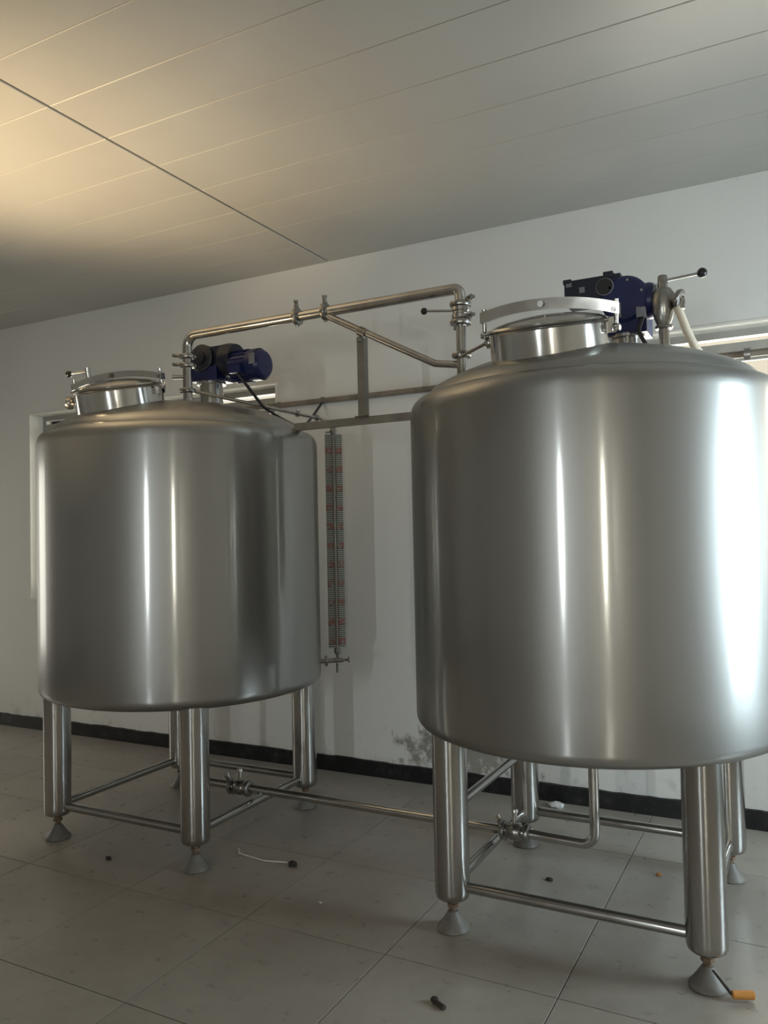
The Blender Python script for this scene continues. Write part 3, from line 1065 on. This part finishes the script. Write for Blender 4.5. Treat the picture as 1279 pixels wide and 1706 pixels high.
# ------------------------------------------------------------------ conduit along the wall and motor cables
cy_ = YB - .024
cn = tag(MB().cyl((-3.62, cy_, 2.364), (XR - .002, cy_, 2.352), .018, seg=14).build('wall_conduit', 'conduit'), 'old brown cable conduit running along the back wall', 'conduit')
for k, x in enumerate((-3.05, -2.71, -2.43, -.22, 1.7)):
    MB().cyl((x - .012, cy_, 2.363), (x + .012, cy_, 2.363), .023, seg=14).build('conduit_clip', 'bar', cn)
MB().cyl((-.235, cy_ - .004, 2.352), (-.205, cy_ - .004, 2.352), .033, seg=16).build('junction_fitting', 'cast', cn)
c1 = [(T1.x + .29, T1.y + .11, 2.372), (T1.x + .33, T1.y + .15, 2.30), (T1.x + .375, T1.y + .225, 2.196), (T1.x + .40, T1.y + .34, 2.150), (T1.x + .43, T1.y + .47, 2.112), (-2.525, 3.83, 2.115), (-2.62, 4.08, 2.22), (-2.705, 4.325, 2.345)]
tag(MB().tube(c1, .0085, .10, 10).build('power_cable', 'black'), 'black cable drooping from the far motor up to the wall conduit', 'cable', 'motor power cables')
c2 = [(T2.x + .215, T2.y + .11, 2.368), (T2.x + .20, T2.y + .08, 2.305), (T2.x + .235, T2.y + .05, 2.235), (T2.x + .25, T2.y + .16, 2.200), (T2.x + .26, T2.y + .40, 2.163), (T2.x + .28, T2.y + .62, 2.09), (T2.x + .3, T2.y + .85, 2.2), (T2.x + .3, cy_ - .02, 2.345)]
tag(MB().tube(c2, .0085, .06, 10).build('power_cable', 'black'), 'black cable hanging from the near motor behind the round hatch', 'cable', 'motor power cables')

# ------------------------------------------------------------------ drain pipe under the tanks
DY, DZ, DR = 3.27, .226, .0205
dp = tag(empty('drain_pipe', (-1.85, DY, DZ - .02)), 'low steel drain pipe linking the undersides of both tanks', 'pipe')
MB().tube([(T1.x, DY, .66), (T1.x, DY, DZ + .004), (-1.17, DY, DZ)], DR, .05, 20).build('pipe_run', 'pipe', dp)
MB().tube([(-1.08, DY, DZ), (-.785, DY, DZ - .006), (-.785, DY, .66)], DR, .055, 20).build('pipe_run', 'pipe', dp)


def ball_valve(x, label):
    t = tag(empty('ball_valve', (x, DY, DZ - .04)), label, 'valve', 'drain valves')
    MB().lathe([(0, -.05), (.022, -.05), (.026, -.04), (.026, -.030), (.034, -.022), (.038, 0), (.034, .022), (.026, .030), (.026, .040), (.022, .05), (0, .05)], axis_m((x, DY, DZ), (1, 0, 0)), 28).build('valve_body', 'cast', t)
    MB().cyl((x, DY - .0, DZ + .03), (x, DY, DZ + .088), .011, seg=14).build('valve_stem', 'polish', t)
    flange_clamp(t, (x - .052, DY, DZ), (1, 0, 0), DR, (-.2, -.35, .9))
    flange_clamp(t, (x + .052, DY, DZ), (1, 0, 0), DR)
    MB().cyl((x, DY, DZ + .084), (x, DY, DZ + .096), .017, .014, seg=16).build('stem_cap', 'cast', t)


ball_valve(-2.577, 'steel drain valve on the low pipe under the far tank')
ball_valve(-1.122, 'steel drain valve on the low pipe under the near tank')

# ------------------------------------------------------------------ small things on the floor
def lump(name, c, r, mat, label, cat, sq=.5):
    mb = MB()
    rnd = random.Random(len(label) * 7 + int(r * 1e4))
    n, m_ = 7, 10
    rows = []
    for i in range(n + 1):
        ph = PI * i / n
        row = []
        for k in range(m_):
            a = 2 * PI * k / m_
            q = r * rnd.uniform(.75, 1.2)
            row.append(Vector((c[0] + q * math.sin(ph) * math.cos(a), c[1] + .7 * q * math.sin(ph) * math.sin(a), max(0.0, r * sq * .7 - q * sq * math.cos(ph)))))
        rows.append(row)
    for row in rows:
        mb.v += row
    for i in range(n):
        for k in range(m_):
            k2 = (k + 1) % m_
            mb.f.append((i * m_ + k, i * m_ + k2, (i + 1) * m_ + k2, (i + 1) * m_ + k))
    o = mb.build(name, mat)
    return tag(o, label, cat)


sw = MB().tube([(-2.447, 3.085, .004), (-2.40, 3.035, .004), (-2.415, 3.04, .006), (-2.33, 3.03, .004), (-2.25, 3.02, .004), (-2.135, 3.05, .004)], .0035, .01, 8).build('plastic_strip', 'straw')
tag(sw, 'thin white bent plastic strip lying between the tanks', 'litter')
lump('dirt_clump', (-2.10, 3.035), .026, 'dirt', 'dark dirt clump at the end of the white strip', 'dirt')
lump('dirt_clump', (-2.93, 2.73), .018, 'dirt', 'small dark crumb on the tiles in front of the far tank', 'dirt')
lump('pebble', (-1.01, 3.374), .016, 'dirt', 'dark pebble on the floor under the near tank', 'pebble')
lump('grit', (-1.79, 2.78), .008, 'straw', 'tiny pale grit speck left of the near tank foot', 'grit')
lump('paper_scrap', (-1.235, 4.28), .045, 'paper', 'crumpled white paper scrap against the black skirting', 'paper', .35)
bf = MB().cyl((-1.085, 2.345, .008), (-1.045, 2.325, .008), .008, seg=10)
bf.ball((-1.09, 2.35, .010), .013, sz=.7)
tag(bf.build('cigarette_butt', 'dirt'), 'dark squashed butt near the bottom edge of the floor', 'litter')
lump('brown_chip', (-.60, 3.62), .013, 'orange', 'small tan chip on the floor beside the near tank leg', 'litter')
# screwdriver leaning on the front right foot of the near tank
fx, fy = T2.x + LEG, T2.y - LEG
sd = tag(empty('screwdriver', (fx + .07, fy - .02, 0)), 'orange handled screwdriver leaning on the near tank foot', 'tool')
a = Vector((fx + .018, fy - .035, .075))
b_ = Vector((fx + .075, fy - .055, .021))
MB().cyl(a, b_, .0042, .005, seg=10).build('shaft', 'dirt', sd)
MB().cyl(b_, b_ + Vector((.062, .030, -.002)), .0125, .0145, seg=16, bev=.003).build('handle', 'orange', sd)
